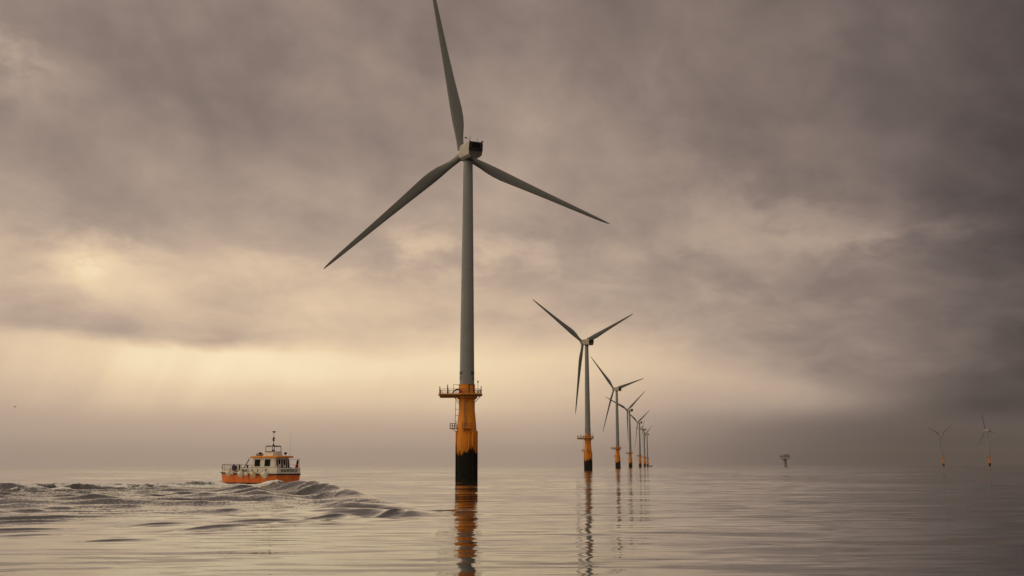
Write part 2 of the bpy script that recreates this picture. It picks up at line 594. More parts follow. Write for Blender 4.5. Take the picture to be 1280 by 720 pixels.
        eta += h_ * np.exp(-(al / ln) ** 2) * (np.exp(-np.sqrt(pe * pe + 0.02) / wd) * 1.25 - 0.35 * np.exp(-(pe / (wd * 3)) ** 2))
    # bow wave thrown up beside the stem and the heap of water off the quarter
    bowh = np.exp(-((X0 + 53.0) / 4.6) ** 2 - ((Y0 - 183.5) / 3.2) ** 2)
    qtr = np.exp(-((X0 + 34.3) / 3.6) ** 2 - ((Y0 - 181.0) / 4.0) ** 2)
    lump = 0.8 + 0.35 * vnoise(X0 / 1.1, Y0 / 1.2, 64) + 0.2 * vnoise(X0 / 0.5, Y0 / 0.5, 65)
    eta += (0.55 * bowh + 0.45 * qtr) * lump
    z[sel] += eta
    foam = np.zeros_like(x)
    f_ = np.clip(wash * 1.25, 0, 1)
    streak = 0.5 + 0.5 * vnoise(X0 / 5.0 + 3, Y0 / 2.2, 71)
    apron = np.exp(-((Y0 - by + 17.0 + 0.25 * (X0 - bx)) / 17.0) ** 2) * sstep(X0, -82, -60) * (1 - sstep(X0 + 0.1 * (by - Y0), -38, -30))
    f_ = np.maximum(f_, apron * (0.25 + 0.75 * streak + 0.35 * vnoise(X0 / 1.5, Y0 / 2.0, 72)))
    f_ = np.maximum(f_, np.maximum(bowh, 0.8 * qtr) * 1.1)
    f_ = np.maximum(f_, trail * (1 - sstep(ast, 8, 70)) * (0.55 + 0.75 * streak))
    f_ = np.maximum(f_, 1.1 * leftz * sstep(streak, 0.22, 0.62) * (1 - sstep(ast, 62, 104)))
    foam[sel] = np.clip(f_, 0, 1)
    rough = np.zeros_like(x)
    rough[sel] = np.clip(chopm + 0.6 * wash + 1.0 * apron + 0.17 * inside, 0, 1)

    # water stirred up round the nearest piles
    for tx_, ty_ in ((-11.45, 267.6), (49.7, 701.3)):
        dd = np.hypot(x - tx_, (y - ty_) * 0.6)
        rough = np.maximum(rough, 0.38 * np.exp(-(np.hypot(dd, 0) / 15.0) ** 2) * (y > 60))
        foam = np.maximum(foam, 0.55 * np.exp(-((np.hypot(x - tx_, y - ty_) - 2.7) / 0.5) ** 2) * (y > 60))
    co = np.stack([x, y, z], -1).reshape(-1, 3)
    i0 = (np.arange(NR - 1)[:, None] * NA + np.arange(NA)[None, :])
    i1 = (np.arange(NR - 1)[:, None] * NA + (np.arange(NA)[None, :] + 1) % NA)
    quads = np.stack([i0, i1, i1 + NA, i0 + NA], -1).reshape(-1, 4)[:, ::-1]
    me = bpy.data.meshes.new('sea')
    nv, nf = len(co), len(quads)
    centre = list(range(NA))                 # small disc under the viewer closed with one n-gon
    me.vertices.add(nv)
    me.vertices.foreach_set('co', co.astype(np.float32).ravel())
    loops = np.concatenate([quads.ravel(), np.array(centre[::-1])])
    me.loops.add(len(loops))
    me.loops.foreach_set('vertex_index', loops.astype(np.int32))
    me.polygons.add(nf + 1)
    starts = np.concatenate([np.arange(nf) * 4, [nf * 4]])
    me.polygons.foreach_set('loop_start', starts.astype(np.int32))
    me.polygons.foreach_set('use_smooth', np.ones(nf + 1, dtype=bool))
    me.update(calc_edges=True)
    for nm, arr in (('foam', foam), ('chop', rough)):
        at = me.attributes.new(nm, 'FLOAT', 'POINT')
        at.data.foreach_set('value', arr.astype(np.float32).ravel())
    o = bpy.data.objects.new('sea', me)
    COL.objects.link(o)
    o['kind'] = 'structure'
    return o


def sea_material():
    m = bpy.data.materials.new('sea_water')
    m.use_nodes = True
    nt = m.node_tree
    bs = nt.nodes['Principled BSDF']
    h = G(nt)
    pos = X(h, h.node('ShaderNodeNewGeometry').outputs['Position'])
    nrm = h.node('ShaderNodeNewGeometry').outputs['Normal']
    x, y, z = h.sep(pos)
    foam = X(h, h.node('ShaderNodeAttribute', attribute_name='foam').outputs['Fac'])
    chop = X(h, h.node('ShaderNodeAttribute', attribute_name='chop').outputs['Fac'])
    # fine ripples as a slope field (independent of distance, so far water keeps its sheen)
    patch = h.smooth(h.noise(h.comb(x * 0.012, y * 0.02, 0.0), 1.0, 4.0, 0.6), 0.35, 0.7, 0.5, 1.3)
    r1 = h.noise(h.comb(x * 0.22, y * 1.2, 1.0), 1.0, 3.0, 0.6) - 0.5
    r2 = h.noise(h.comb(x * 0.45, y * 0.9, 5.0), 1.0, 3.0, 0.6) - 0.5
    r3 = h.noise(h.comb(x * 4.0, y * 5.0, 9.0), 1.0, 3.0, 0.65) - 0.5
    r4 = h.noise(h.comb(x * 4.0, y * 4.5, 13.0), 1.0, 3.0, 0.65) - 0.5
    amp = patch * h.smooth(y + x * 0.15, 110.0, 700.0, 0.20, 0.42)      # a breeze roughens the open water further out
    ny = r1 * amp + r3 * (chop * 3.0 + 0.02)
    nx = r2 * amp * 0.6 + r4 * (chop * 2.0 + 0.015)
    va = h.node('ShaderNodeVectorMath', operation='ADD')
    h.put(va.inputs[0], nrm)
    h.put(va.inputs[1], h.comb(nx, ny, 0.0))
    vn = h.node('ShaderNodeVectorMath', operation='NORMALIZE')
    nt.links.new(va.outputs[0], vn.inputs[0])
    fn = h.noise(h.comb(x * 1.5, y * 0.8, z), 1.0, 6.0, 0.72)
    ff = h.smooth(fn + foam * 0.45, 0.70, 0.86) * h.smooth(foam, 0.02, 0.2)
    bs.inputs['Base Color'].default_value = (0.014, 0.017, 0.015, 1)
    bs.inputs['Roughness'].default_value = 0.05
    bs.inputs['IOR'].default_value = 1.333
    nt.links.new(vn.outputs[0], bs.inputs['Normal'])
    df = h.node('ShaderNodeBsdfDiffuse')
    df.inputs[0].default_value = (0.80, 0.84, 0.84, 1)
    ms = h.node('ShaderNodeMixShader')
    h.put(ms.inputs[0], ff * 0.85)
    nt.links.new(bs.outputs[0], ms.inputs[1])
    nt.links.new(df.outputs[0], ms.inputs[2])
    nt.links.new(ms.outputs[0], nt.nodes['Material Output'].inputs['Surface'])
    return m


sea = build_sea()
sea.data.materials.append(sea_material())

# ------------------------------------------------------------------ wind turbines
HUB_H = 84.2
BLADE_R = 48.3
OVERHANG = 4.52
TILT, CONE = R(6.0), R(1.76)
TW_R0, TW_R1 = 1.86, 1.20
Z_FL, Z_DECK, Z_LOW = 23.3, 21.0, 12.4
TW_TOP = 82.1


def tp_radius(z):
    return float(np.interp(z, [-10, 11.6, 16.6, 40], [2.5, 2.5, 2.03, 2.03]))


def railing(bm, pts, h=1.1, r=0.035, closed=False, mid=True, step=1.3):
    k = len(pts)
    for i in range(k if closed else k - 1):
        a, b = Vector(pts[i]), Vector(pts[(i + 1) % k])
        n = max(1, int(round((b - a).length / step)))
        for j in range(n + (1 if (not closed and i == k - 2) else 0)):
            p = a.lerp(b, j / n)
            tube(bm, p, p + Vector((0, 0, h)), r, n=6)
        for hh in ((h, h * 0.5) if mid else (h,)):
            tube(bm, a + Vector((0, 0, hh)), b + Vector((0, 0, hh)), r * 0.85, n=6)


def ladder(bm, p0, p1, out, w=0.5, r=0.045, step=0.35):
    p0, p1, out = Vector(p0), Vector(p1), Vector(out).normalized()
    side = out.cross(Vector((0, 0, 1))).normalized() * (w / 2)
    tube(bm, p0 + side, p1 + side, r, n=6)
    tube(bm, p0 - side, p1 - side, r, n=6)
    n = int((p1 - p0).length / step)
    for i in range(1, n):
        p = p0.lerp(p1, i / n)
        tube(bm, p + side, p - side, r * 0.7, n=6)


def build_turbine():
    t = thing('wind_turbine', 'tmp', 'wind turbine', (0, 0, 0), 0, 'offshore wind turbines')
    # transition piece with marine growth
    bm = bmesh.new()
    lathe(bm, [(2.5, -3.0), (2.5, 0.5), (2.5, 6), (2.5, 11.6), (2.42, 12.6), (2.15, 15.6), (2.03, 16.8), (2.03, Z_DECK - 0.9), (2.03, Z_FL - 0.16),
               (2.14, Z_FL - 0.16), (2.14, Z_FL)], 56)
    tp = obj('transition_piece', bm, M['orange'], t, 35)
    bm = bmesh.new()
    lathe(bm, [(2.35, Z_DECK - 1.35), (2.62, Z_DECK - 1.0), (2.62, Z_DECK - 0.66), (2.03, Z_DECK - 0.60)], 40, cap_bottom=False, cap_top=False)
    for a in range(0, 360, 45):
        ca, sa = math.cos(R(a)), math.sin(R(a))
        tube(bm, (2.1 * ca, 2.1 * sa, Z_DECK - 2.1), (3.4 * ca, 3.4 * sa, Z_DECK - 0.62), 0.09, n=8)
    obj('deck_bracket', bm, M['orange'], t, 35)
    # door with frame
    bm = bmesh.new()
    a = R(-90 + 33)
    rot = Matrix.Rotation(a + math.pi / 2, 4, 'Z')
    c = Vector((math.cos(a), math.sin(a), 0))
    side = Vector((-math.sin(a), math.cos(a), 0))
    for s_ in (-1, 1):
        box(bm, c * 2.07 + side * s_ * 0.62 + Vector((0, 0, Z_DECK + 1.1)), (0.12, 0.22, 2.2), rot)
    box(bm, c * 2.07 + Vector((0, 0, Z_DECK + 2.24)), (1.36, 0.24, 0.1), rot)
    dfr = obj('door_frame', bm, M['black'], t)
    bm = bmesh.new()
    box(bm, c * 1.99 + Vector((0, 0, Z_DECK + 1.08)), (1.1, 0.14, 2.12), rot)
    obj('door', bm, M['orange'], dfr)
    # main working platform: round deck with a lay-down extension to the left
    rd = 3.75
    ring = []
    for i in range(40):
        aa = 2 * math.pi * i / 40
        ring.append((rd * math.cos(aa), rd * math.sin(aa)))
    ext = []
    for x_, y_ in ring:
        if x_ < -2.3:
            ext.append((-6.9 if abs(y_) < 2.2 else -6.3, max(-2.6, min(2.6, y_ * 1.0))))
        else:
            ext.append((x_, y_))
    # keep a clean outline: right arc, then the extension corners
    out = [(x_, y_) for x_, y_ in ring if x_ > -2.2]
    out.sort(key=lambda p: math.atan2(p[1], p[0]))
    outline = out + [(-2.7, 2.6), (-6.5, 2.6), (-6.9, 2.2), (-6.9, -2.2), (-6.5, -2.6), (-2.7, -2.6)]
    bm = bmesh.new()
    prism(bm, outline, Z_DECK - 0.58, Z_DECK - 0.36)
    n = len(outline)
    for i in range(n):                         # edge beam
        p, q = outline[i], outline[(i + 1) % n]
        tube(bm, (p[0], p[1], Z_DECK - 0.28), (q[0], q[1], Z_DECK - 0.28), 0.24, n=8)
    for yy in (-1.6, 0, 1.6):
        box(bm, (-4.6, yy, Z_DECK - 0.75), (4.4, 0.16, 0.34))
    recalc(bm)
    plat = obj('work_platform', bm, M['deck'], t)
    bm = bmesh.new()
    railing(bm, [(x_ * 0.985, y_ * 0.985, Z_DECK - 0.06) for x_, y_ in outline], 1.15, 0.05, closed=True, step=1.5)
    obj('railing', bm, M['rail'], plat)
    bm = bmesh.new()
    tube(bm, (-4.75, -1.9, Z_DECK - 0.1), (-4.75, -1.9, Z_DECK + 1.95), 0.17, 0.13, n=10)
    tube(bm, (-4.75, -1.9, Z_DECK + 1.95), (-4.75, -1.9, Z_DECK + 2.3), 0.07, n=8)
    obj('mooring_post', bm, M['black'], plat, 40)
    for xx, yy, hh in ((-6.72, -2.0, 1.55), (3.62, -0.6, 1.7)):
        bm = bmesh.new()
        tube(bm, (xx, yy, Z_DECK - 0.1), (xx, yy, Z_DECK + hh), 0.08, n=8)
        ball(bm, (xx, yy, Z_DECK + hh), 0.16, 8)
        obj('navigation_light', bm, M['black'], plat, 40)
    bm = bmesh.new()
    tube(bm, (2.85, -1.9, Z_DECK - 0.1), (2.85, -1.9, Z_DECK + 2.62), 0.05, n=8)
    lathe(bm, [(0.10, 0), (0.15, 0.15), (0.15, 0.45), (0.06, 0.6)], 10, M=Matrix.Translation((2.85, -1.9, Z_DECK + 2.6)))
    obj('fog_signal', bm, M['black'], plat, 40)
    bm = bmesh.new()
    polytube(bm, [(-3.3, -2.2, Z_DECK - 0.1), (-3.3, -2.2, Z_DECK + 2.15), (-1.75, -2.2, Z_DECK + 2.15), (-1.75, -2.2, Z_DECK - 0.1)], 0.05)
    tube(bm, (-3.3, -2.2, Z_DECK + 1.1), (-2.3, -2.2, Z_DECK + 1.1), 0.04, n=6)
    obj('gate_frame', bm, M['rail'], plat)
    # davit crane with red winch
    bm = bmesh.new()
    pts = [(-3.55, -1.75, Z_DECK - 0.1), (-3.3, -1.8, Z_DECK + 0.35), (-2.9, -1.9, Z_DECK + 0.78), (-2.4, -2.0, Z_DECK + 0.98), (-1.7, -2.1, Z_DECK + 0.95)]
    polytube(bm, pts, 0.16, 8)
    for p in pts:
        ball(bm, p, 0.17, 8)
    dv = obj('davit_crane', bm, M['black'], t, 40)
    bm = bmesh.new()
    tube(bm, (-1.9, -2.45, Z_DECK + 0.52), (-1.1, -2.45, Z_DECK + 0.52), 0.42, n=16)
    box(bm, (-1.5, -2.45, Z_DECK + 0.15), (0.9, 0.75, 0.5))
    obj('winch', bm, M['red'], dv, 40)
    # upper ladders with stand-offs and cage
    bm = bmesh.new()
    ladder(bm, (-0.28, -2.62, Z_LOW), (-0.28, -2.45, Z_DECK - 0.5), (0, -1, 0), 0.55)
    for k in range(7):
        zz = Z_LOW + 0.9 + k * 1.15
        tube(bm, (-0.28, -tp_radius(zz) + 0.02, zz), (-0.28, -2.55, zz), 0.05, n=6)
    obj('ladder', bm, M['rail'], t)
    bm = bmesh.new()
    ladder(bm, (-2.9, -0.3, Z_LOW), (-2.75, -0.3, Z_DECK - 0.5), (-1, 0, 0), 0.55)
    for k in range(5):
        zz = Z_LOW + 1.6 + k * 1.55
        tube(bm, (-tp_radius(zz) + 0.05, -0.3, zz), (-2.85, -0.3, zz), 0.05, n=6)
    obj('ladder', bm, M['rail'], t)
    # intermediate platforms
    bm = bmesh.new()
    box(bm, (0.25, -3.1, Z_LOW - 0.1), (2.5, 1.35, 0.22))
    tube(bm, (-0.6, -2.45, Z_LOW - 1.0), (-0.6, -3.4, Z_LOW - 0.2), 0.08, n=8)
    tube(bm, (1.1, -2.2, Z_LOW - 1.0), (1.1, -3.4, Z_LOW - 0.2), 0.08, n=8)
    rp = obj('rest_platform', bm, M['deck'], t)
    bm = bmesh.new()
    railing(bm, [(-0.95, -2.5, Z_LOW), (-0.95, -3.7, Z_LOW), (1.45, -3.7, Z_LOW), (1.45, -2.5, Z_LOW)], 1.15, 0.05, step=0.6)
    obj('railing', bm, M['rail'], rp)
    bm = bmesh.new()
    box(bm, (-3.35, -0.3, Z_LOW - 0.1), (1.75, 1.8, 0.22))
    tube(bm, (-2.4, -0.3, Z_LOW - 1.1), (-3.6, -0.3, Z_LOW - 0.2), 0.08, n=8)
    rp = obj('rest_platform', bm, M['deck'], t)
    bm = bmesh.new()
    railing(bm, [(-2.5, -1.15, Z_LOW), (-4.15, -1.15, Z_LOW), (-4.15, 0.55, Z_LOW), (-2.5, 0.55, Z_LOW)], 1.15, 0.05, step=0.6)
    obj('railing', bm, M['rail'], rp)
    # boat landing: two bumper tubes with an access ladder between, in front on the right
    bm = bmesh.new()
    for xx in (0.75, 1.65):
        tube(bm, (xx, -3.5, -2.5), (xx, -3.5, 11.4), 0.17, n=12)
        for zz in (1.5, 5.0, 8.4, 11.2):
            tube(bm, (xx * 0.9, -2.15, zz), (xx, -3.5, zz), 0.13, n=8)
    bl = obj('boat_landing', bm, M['orange'], t, 40)
    bm = bmesh.new()
    ladder(bm, (1.2, -3.2, -2.0), (1.2, -3.2, Z_LOW + 0.9), (0, -1, 0), 0.5)
    obj('ladder', bm, M['orange'], bl)
    # side bumpers and cable tubes
    for xx, yy in ((-2.62, -0.5), (2.3, -1.3), (2.64, 0.2)):
        bm = bmesh.new()
        tube(bm, (xx, yy, -2.5), (xx, yy, 11.7), 0.15, n=12)
        for zz in (1.2, 4.8, 8.3, 11.3):
            tube(bm, (xx * 0.84, yy * 0.84, zz), (xx, yy, zz), 0.12, n=8)
        obj('fender_tube', bm, M['orange'], t, 40)
    # tower
    bm = bmesh.new()
    prof = [(TW_R0, Z_FL + 0.002), (TW_R0, Z_FL + 0.1)]
    for i in range(1, 13):
        f = i / 12
        prof.append((TW_R0 + (TW_R1 - TW_R0) * f ** 1.08, Z_FL + (TW_TOP - Z_FL) * f))
    lathe(bm, prof, 64)
    tw = obj('tower', bm, M['tower'], t, 35)
    # identification lettering wrapped round the tower
    tm = text_mesh('BOW\nA17', 1.28)
    co = np.empty(len(tm.vertices) * 3, dtype=np.float32)
    tm.vertices.foreach_get('co', co)
    src = co.reshape(-1, 3).copy()
    src[:, 0] *= 1.02 * 2.55 / max(0.1, (src[:, 0].max() - src[:, 0].min()))
    for cen in (-76, 76, 180):
        rr = TW_R0 + 0.004 + src[:, 2]
        aa = np.radians(-90 + cen) + src[:, 0] / TW_R0
        new = np.stack([rr * np.cos(aa), rr * np.sin(aa), src[:, 1] + 25.45], -1)
        me2 = tm.copy()
        me2.vertices.foreach_set('co', new.astype(np.float32).ravel())
        me2.materials.clear()
        me2.materials.append(M['skydark'])
        o = bpy.data.objects.new('lettering', me2)
        COL.objects.link(o)
        o.parent = tw
    bpy.data.meshes.remove(tm)

    # nacelle (local frame: axis +Y points upwind, origin on the rotor axis above the tower)
    def sec(y_, k=1.0, dz=0.0, lw=1.0):
        half = [(1.76, 1.95), (1.93, 1.76), (1.96, -0.45), (1.84 * lw, -1.45), (1.30 * lw, -1.95)]
        pts = [(x_ * k, y_, z_ * k + dz) for x_, z_ in half]
        return pts + [(-p[0], p[1], p[2]) for p in reversed(pts)]
    bm = bmesh.new()
    loft(bm, [sec(-5.35, 0.97), sec(-5.2, 1.0), sec(-2.0, 1.02), sec(0.8, 0.98), sec(2.2, 0.86, -0.03), sec(2.9, 0.66, -0.05)])
    recalc(bm)
    nac = obj('nacelle', bm, M['nacelle'], t, 20)
    bm = bmesh.new()
    k = 0.97
    half = [(1.76, 1.95), (1.93, 1.76), (1.96, -0.45)]
    pts = [(x_ * k * 0.985, z_ * k * 0.985) for x_, z_ in half]
    poly = pts + [(-p[0], p[1]) for p in reversed(pts)]
    lo = [bm.verts.new((x_, -5.62, z_)) for x_, z_ in poly]
    hi = [bm.verts.new((x_, -5.345, z_)) for x_, z_ in poly]
    bm.faces.new(lo)
    bm.faces.new(list(reversed(hi)))
    for i in range(6):
        bm.faces.new((lo[i], hi[i], hi[(i + 1) % 6], lo[(i + 1) % 6]))
    recalc(bm)
    obj('rear_hood', bm, M['black'], nac)
    bm = bmesh.new()
    for s_ in (-1, 1):
        box(bm, (s_ * 1.28, -5.66, 0.85), (0.07, 0.06, 1.5))
    box(bm, (0, -5.66, 0.08), (2.5, 0.06, 0.07))
    obj('louvre_frame', bm, M['darkgrey'], nac)
    bm = bmesh.new()
    for i in range(7):
        box(bm, (0, -5.645, 0.25 + i * 0.19), (2.4, 0.05, 0.10), Matrix.Rotation(R(30), 4, 'X'))
    obj('louvre', bm, M['louvre'], nac)
    bm = bmesh.new()
    q = [(1.93 * k, -0.50 * k), (1.82 * k, -1.43 * k), (1.27 * k, -1.90 * k)]
    poly = q + [(-p[0], p[1]) for p in reversed(q)]
    lo = [bm.verts.new((x_ * 0.98, -5.46 if z_ > -0.5 else -5.40, z_)) for x_, z_ in poly]
    hi = [bm.verts.new((x_ * 0.98, -5.345, z_)) for x_, z_ in poly]
    bm.faces.new(lo)
    bm.faces.new(list(reversed(hi)))
    for i in range(6):
        bm.faces.new((lo[i], hi[i], hi[(i + 1) % 6], lo[(i + 1) % 6]))
    recalc(bm)
    obj('rear_panel', bm, M['darkgrey'], nac)
    bm = bmesh.new()
    tube(bm, (-1.35, -4.6, 1.97), (2.0, -4.6, 1.97), 0.05, n=6)
    for xx, dirx in ((-1.35, -1), (0.75, 1)):
        tube(bm, (xx, -4.6, 1.9), (xx, -4.6, 3.2), 0.045, n=6)
    tube(bm, (-1.35, -4.6, 2.55), (-2.5, -4.6, 2.75), 0.04, n=6)
    ball(bm, (-2.55, -4.6, 2.8), 0.26, 10, sc=(1.3, 1, 0.7))
    ball(bm, (-1.4, -4.6, 2.02), 0.24, 10)
    tube(bm, (1.35, -4.6, 1.9), (2.05, -4.6, 2.3), 0.04, n=6)
    ball(bm, (2.08, -4.6, 2.33), 0.24, 10, sc=(1.3, 1, 0.8))
    obj('weather_mast', bm, M['black'], nac, 50)
    # yaw collar under the nacelle
    bm = bmesh.new()
    lathe(bm, [(TW_R1 + 0.01, TW_TOP - 0.5), (TW_R1 + 0.14, TW_TOP - 0.3), (TW_R1 + 0.14, TW_TOP + 0.6)], 40)
    obj('yaw_collar', bm, M['darkgrey'], t, 35)
    # hub
    bm = bmesh.new()
    RX = Matrix.Rotation(R(-90), 4, 'X')      # z -> +y
    lathe(bm, [(1.15, 2.75), (1.45, 3.1), (1.5, 4.0), (1.5, 5.0), (1.36, 5.7), (0.95, 6.3), (0.35, 6.6), (0.05, 6.62)], 32, M=RX)
    recalc(bm)
    hub = obj('rotor_hub', bm, M['nacelle'], t, 35)
    # blade: z along the span, x chord (trailing edge +x), y thickness
    bm = bmesh.new()
    span = [0.8, 1.6, 2.6, 4.0, 5.8, 7.8, 10.0, 12.5, 16, 20, 24, 28, 32, 36, 40, 43.5, 46, 47.4, 48.1, BLADE_R]
    secs = []
    for s_ in span:
        ch = float(np.interp(s_, [0, 2.2, 4, 6, 8.5, 11, 15, 20, 28, 36, 43, 46.5, 47.8, 48.3], [1.8, 1.8, 2.0, 2.65, 3.3, 3.3, 2.95, 2.45, 1.85, 1.38, 0.95, 0.62, 0.34, 0.08]))
        rel = float(np.interp(s_, [0, 2.2, 6, 11, 20, 48], [1.0, 1.0, 0.60, 0.34, 0.24, 0.16]))
        tw_ = R(float(np.interp(s_, [0, 6, 11, 20, 30, 48], [17, 15, 11, 6, 3, -0.5]) + 5.0))
        circ = float(np.interp(s_, [0, 2.2, 7, 12], [1, 1, 0.25, 0]))
        pre = 0.0
        pts = []
        NB = 24
        for j in range(NB):
            a = 2 * math.pi * j / NB
            u = 0.5 * (1 + math.cos(a))                     # 1 at trailing edge, 0 at leading edge
            th_ = 5 * 0.2 * (0.2969 * math.sqrt(u) - 0.126 * u - 0.3516 * u * u + 0.2843 * u ** 3 - 0.1015 * u ** 4) / 0.2
            yy = (1 if math.sin(a) >= 0 else -1) * th_ * rel * ch
            xa, ya = (u - 0.30) * ch, yy
            xc, yc = 0.5 * 1.85 * math.cos(a), 0.5 * 1.85 * math.sin(a)
            X_, Y_ = xa * (1 - circ) + xc * circ, ya * (1 - circ) + yc * circ
            c_, s2 = math.cos(tw_), math.sin(tw_)
            pts.append((X_ * c_ + Y_ * s2, -X_ * s2 + Y_ * c_ + pre, s_))
        secs.append(pts)
    loft(bm, secs)
    recalc(bm)
    bmesh_blade = obj('blade', bm, M['blade'], t, 45)
    b2 = dup(bmesh_blade, t)
    b3 = dup(bmesh_blade, t)
    return t


def pose(root, yaw, az):
    """turn nacelle and rotor: yaw about the tower, az = blade azimuth (from up, towards +X seen from behind)"""
    A = Matrix.Translation((0, 0, HUB_H)) @ Matrix.Rotation(yaw, 4, 'Z') @ Matrix.Rotation(TILT, 4, 'X')
    nb = 0
    for ch in root.children:
        nm = ch.name.split('.')[0]
        if nm in ('nacelle', 'rotor_hub'):
            ch.matrix_local = A @ (Matrix.Rotation(az, 4, 'Y') if nm == 'rotor_hub' else Matrix.Identity(4))
        elif nm == 'blade':
            ch.matrix_local = A @ Matrix.Translation((0, OVERHANG, 0)) @ Matrix.Rotation(az + nb * 2 * math.pi / 3, 4, 'Y') @ Matrix.Rotation(-CONE, 4, 'X')
            nb += 1


TURBINES = [
    (-11.45, 267.6, 23.6, -13.0, 'huge grey wind turbine on orange base nearest the viewer, right of the boat'),
    (49.7, 701.3, 31.4, 62.3, 'second largest grey turbine, its lowest blade hanging down beside the tower'),
    (112.6, 1141.1, 37.9, 73.3, 'grey turbine third in size, just behind the Y-shaped one in the row'),
    (174.2, 1577.8, 38.5, 51.3, 'mid-row turbine whose left blade crosses the tower in front of it'),
    (243.0, 2034.0, 48.0, 59.0, 'small turbine in the row between the mid-row one and the edge-on rotor'),
    (301.3, 2436.3, 100.9, -36.0, 'far small turbine of the row with its rotor turned edge-on and nacelle in profile'),
    (357.0, 2823.0, 58.0, 60.0, 'faintest last turbine at the far end of the row, beside a low vessel'),
    (1188.0, 2950.0, 21.3, 55.7, 'dark distant turbine at right with a V of two raised blades'),
    (1136.5, 2548.8, 37.3, -23.7, 'dark distant turbine furthest right with one blade pointing up left'),
]
proto = build_turbine()
for i, (tx, ty, yw, az_, lab) in enumerate(TURBINES):
    o = proto if i == 0 else None
    if o is None:
        o = dup(proto)
    o.location = (tx, ty, 0.0)
    o.rotation_euler = (0, 0, 0)
    o['label'] = lab
    if i:
        o.rotation_euler = (0, 0, -math.atan2(tx, ty) * 0.5)
        pose(o, R(yw) + math.atan2(tx, ty) * 0.5, R(az_))
    else:
        pose(o, R(yw), R(az_))

# ------------------------------------------------------------------ offshore platform on a single pile
st = thing('offshore_platform', 'small distant grey two-deck platform standing on a single pile, alone on the horizon', 'platform', (637.0, 2500.0, 0))
bm = bmesh.new()
lathe(bm, [(2.8, -3), (2.8, 17.0)], 32)
tube(bm, (3.6, -1.2, -2.5), (3.6, -1.2, 12), 0.3)
tube(bm, (2.4, -3.0, -2.5), (2.4, -3.0, 12), 0.3)
for a in range(0, 360, 60):
    tube(bm, (2.6 * math.cos(R(a)), 2.6 * math.sin(R(a)), 12.8), (7.5 * math.cos(R(a)), 7.5 * math.sin(R(a)), 17.0), 0.35)
obj('pile', bm, M['grey'], st, 40)
bm = bmesh.new()
box(bm, (0, 0, 17.4), (20.5, 15, 0.8))
obj('lower_deck', bm, M['grey'], st)
bm = bmesh.new()
box(bm, (0.3, 0, 21.2), (23.5, 17, 0.8))
for xx in (-9.5, -3.2, 3.2, 9.5):
    for yy in (-6.8, 6.8):
        tube(bm, (xx, yy, 17.8), (xx, yy, 20.8), 0.35)
ud = obj('upper_deck', bm, M['grey'], st)
bm = bmesh.new()
railing(bm, [(-11.3, -8.3, 21.6), (11.9, -8.3, 21.6), (11.9, 8.3, 21.6), (-11.3, 8.3, 21.6)], 1.3, 0.09, closed=True, step=2.5)
obj('railing', bm, M['rail'], ud)
bm = bmesh.new()
box(bm, (1.2, 0.5, 24.6), (9.0, 9.0, 6.0))
box(bm, (0.6, 0.5, 27.9), (3.0, 3.0, 0.6))
for i in range(6):
    box(bm, (-2.6 + i * 1.5, -4.05, 24.6), (0.16, 0.12, 5.4))
obj('equipment_house', bm, M['grey'], st)
bm = bmesh.new()
box(bm, (8.3, 0.5, 24.9), (3.2, 7.0, 6.6))
box(bm, (7.6, 0.5, 28.6), (0.8, 2.5, 0.8))
obj('transformer_cabin', bm, M['grey'], st)
bm = bmesh.new()
box(bm, (-7.8, -1.0, 23.2), (5.2, 5.0, 3.2))
box(bm, (-8.0, -1.0, 25.4), (2.6, 2.4, 1.2))
obj('switch_cabin', bm, M['grey'], st)
bm = bmesh.new()
tube(bm, (-10.6, 6.0, 21.6), (-10.6, 6.0, 27.5), 0.22)
tube(bm, (-10.6, 6.0, 27.2), (-5.0, 4.0, 29.0), 0.2)
obj('crane', bm, M['grey'], st)

# ------------------------------------------------------------------ low vessel near the last turbine
vs = thing('work_vessel', 'tiny low dark vessel on the horizon beside the last turbine of the row', 'boat', (347.5, 2690.0, 0), R(4))
bm = bmesh.new()
secs = []
for u_, w_, zb in ((-5.2, 1.6, 0.1), (-3, 1.9, -0.3), (1.5, 1.9, -0.3), (4.2, 1.1, 0.0), (5.4, 0.12, 0.7)):
    secs.append([(u_, -w_, 1.7 + 0.02 * u_), (u_, -w_ * 0.75, zb), (u_, w_ * 0.75, zb), (u_, w_, 1.7 + 0.02 * u_)])
loft(bm, secs)
recalc(bm)
obj('hull', bm, M['rubber'], vs)
bm = bmesh.new()
box(bm, (0.8, 0, 2.3), (3.0, 2.4, 1.4))
box(bm, (0.6, 0, 3.1), (2.2, 2.0, 0.25))
obj('cabin', bm, M['grey'], vs)

# ------------------------------------------------------------------ gull
bm = bmesh.new()
gx, gy = -187.5, 400.0
body = [(-0.32, 0.02), (-0.2, 0.07), (0.0, 0.1), (0.18, 0.075), (0.27, 0.055), (0.33, 0.05), (0.4, 0.012)]
lathe(bm, [(r_, u_) for u_, r_ in body], 12, M=Matrix.Rotation(R(90), 4, 'Y'))
for s_ in (-1, 1):
    wing = [(0.14, 0.05, 0.06), (0.16, 0.38, 0.26), (0.05, 0.80, 0.16)]
    back = [(-0.12, 0.05, 0.05), (-0.05, 0.38, 0.25), (0.0, 0.80, 0.155)]
    secs = []
    for a_, b_ in zip(wing, back):
        secs.append([(a_[0], s_ * a_[1], a_[2] + 0.012), (b_[0], s_ * b_[1], b_[2] + 0.008), (b_[0], s_ * b_[1], b_[2] - 0.008), (a_[0], s_ * a_[1], a_[2] - 0.012)])
    loft(bm, secs)
prism(bm, [(-0.28, -0.03), (-0.28, 0.03), (-0.46, 0.09), (-0.46, -0.09)], -0.01, 0.01)
recalc(bm)
gull = obj('gull', bm, M['gull'])
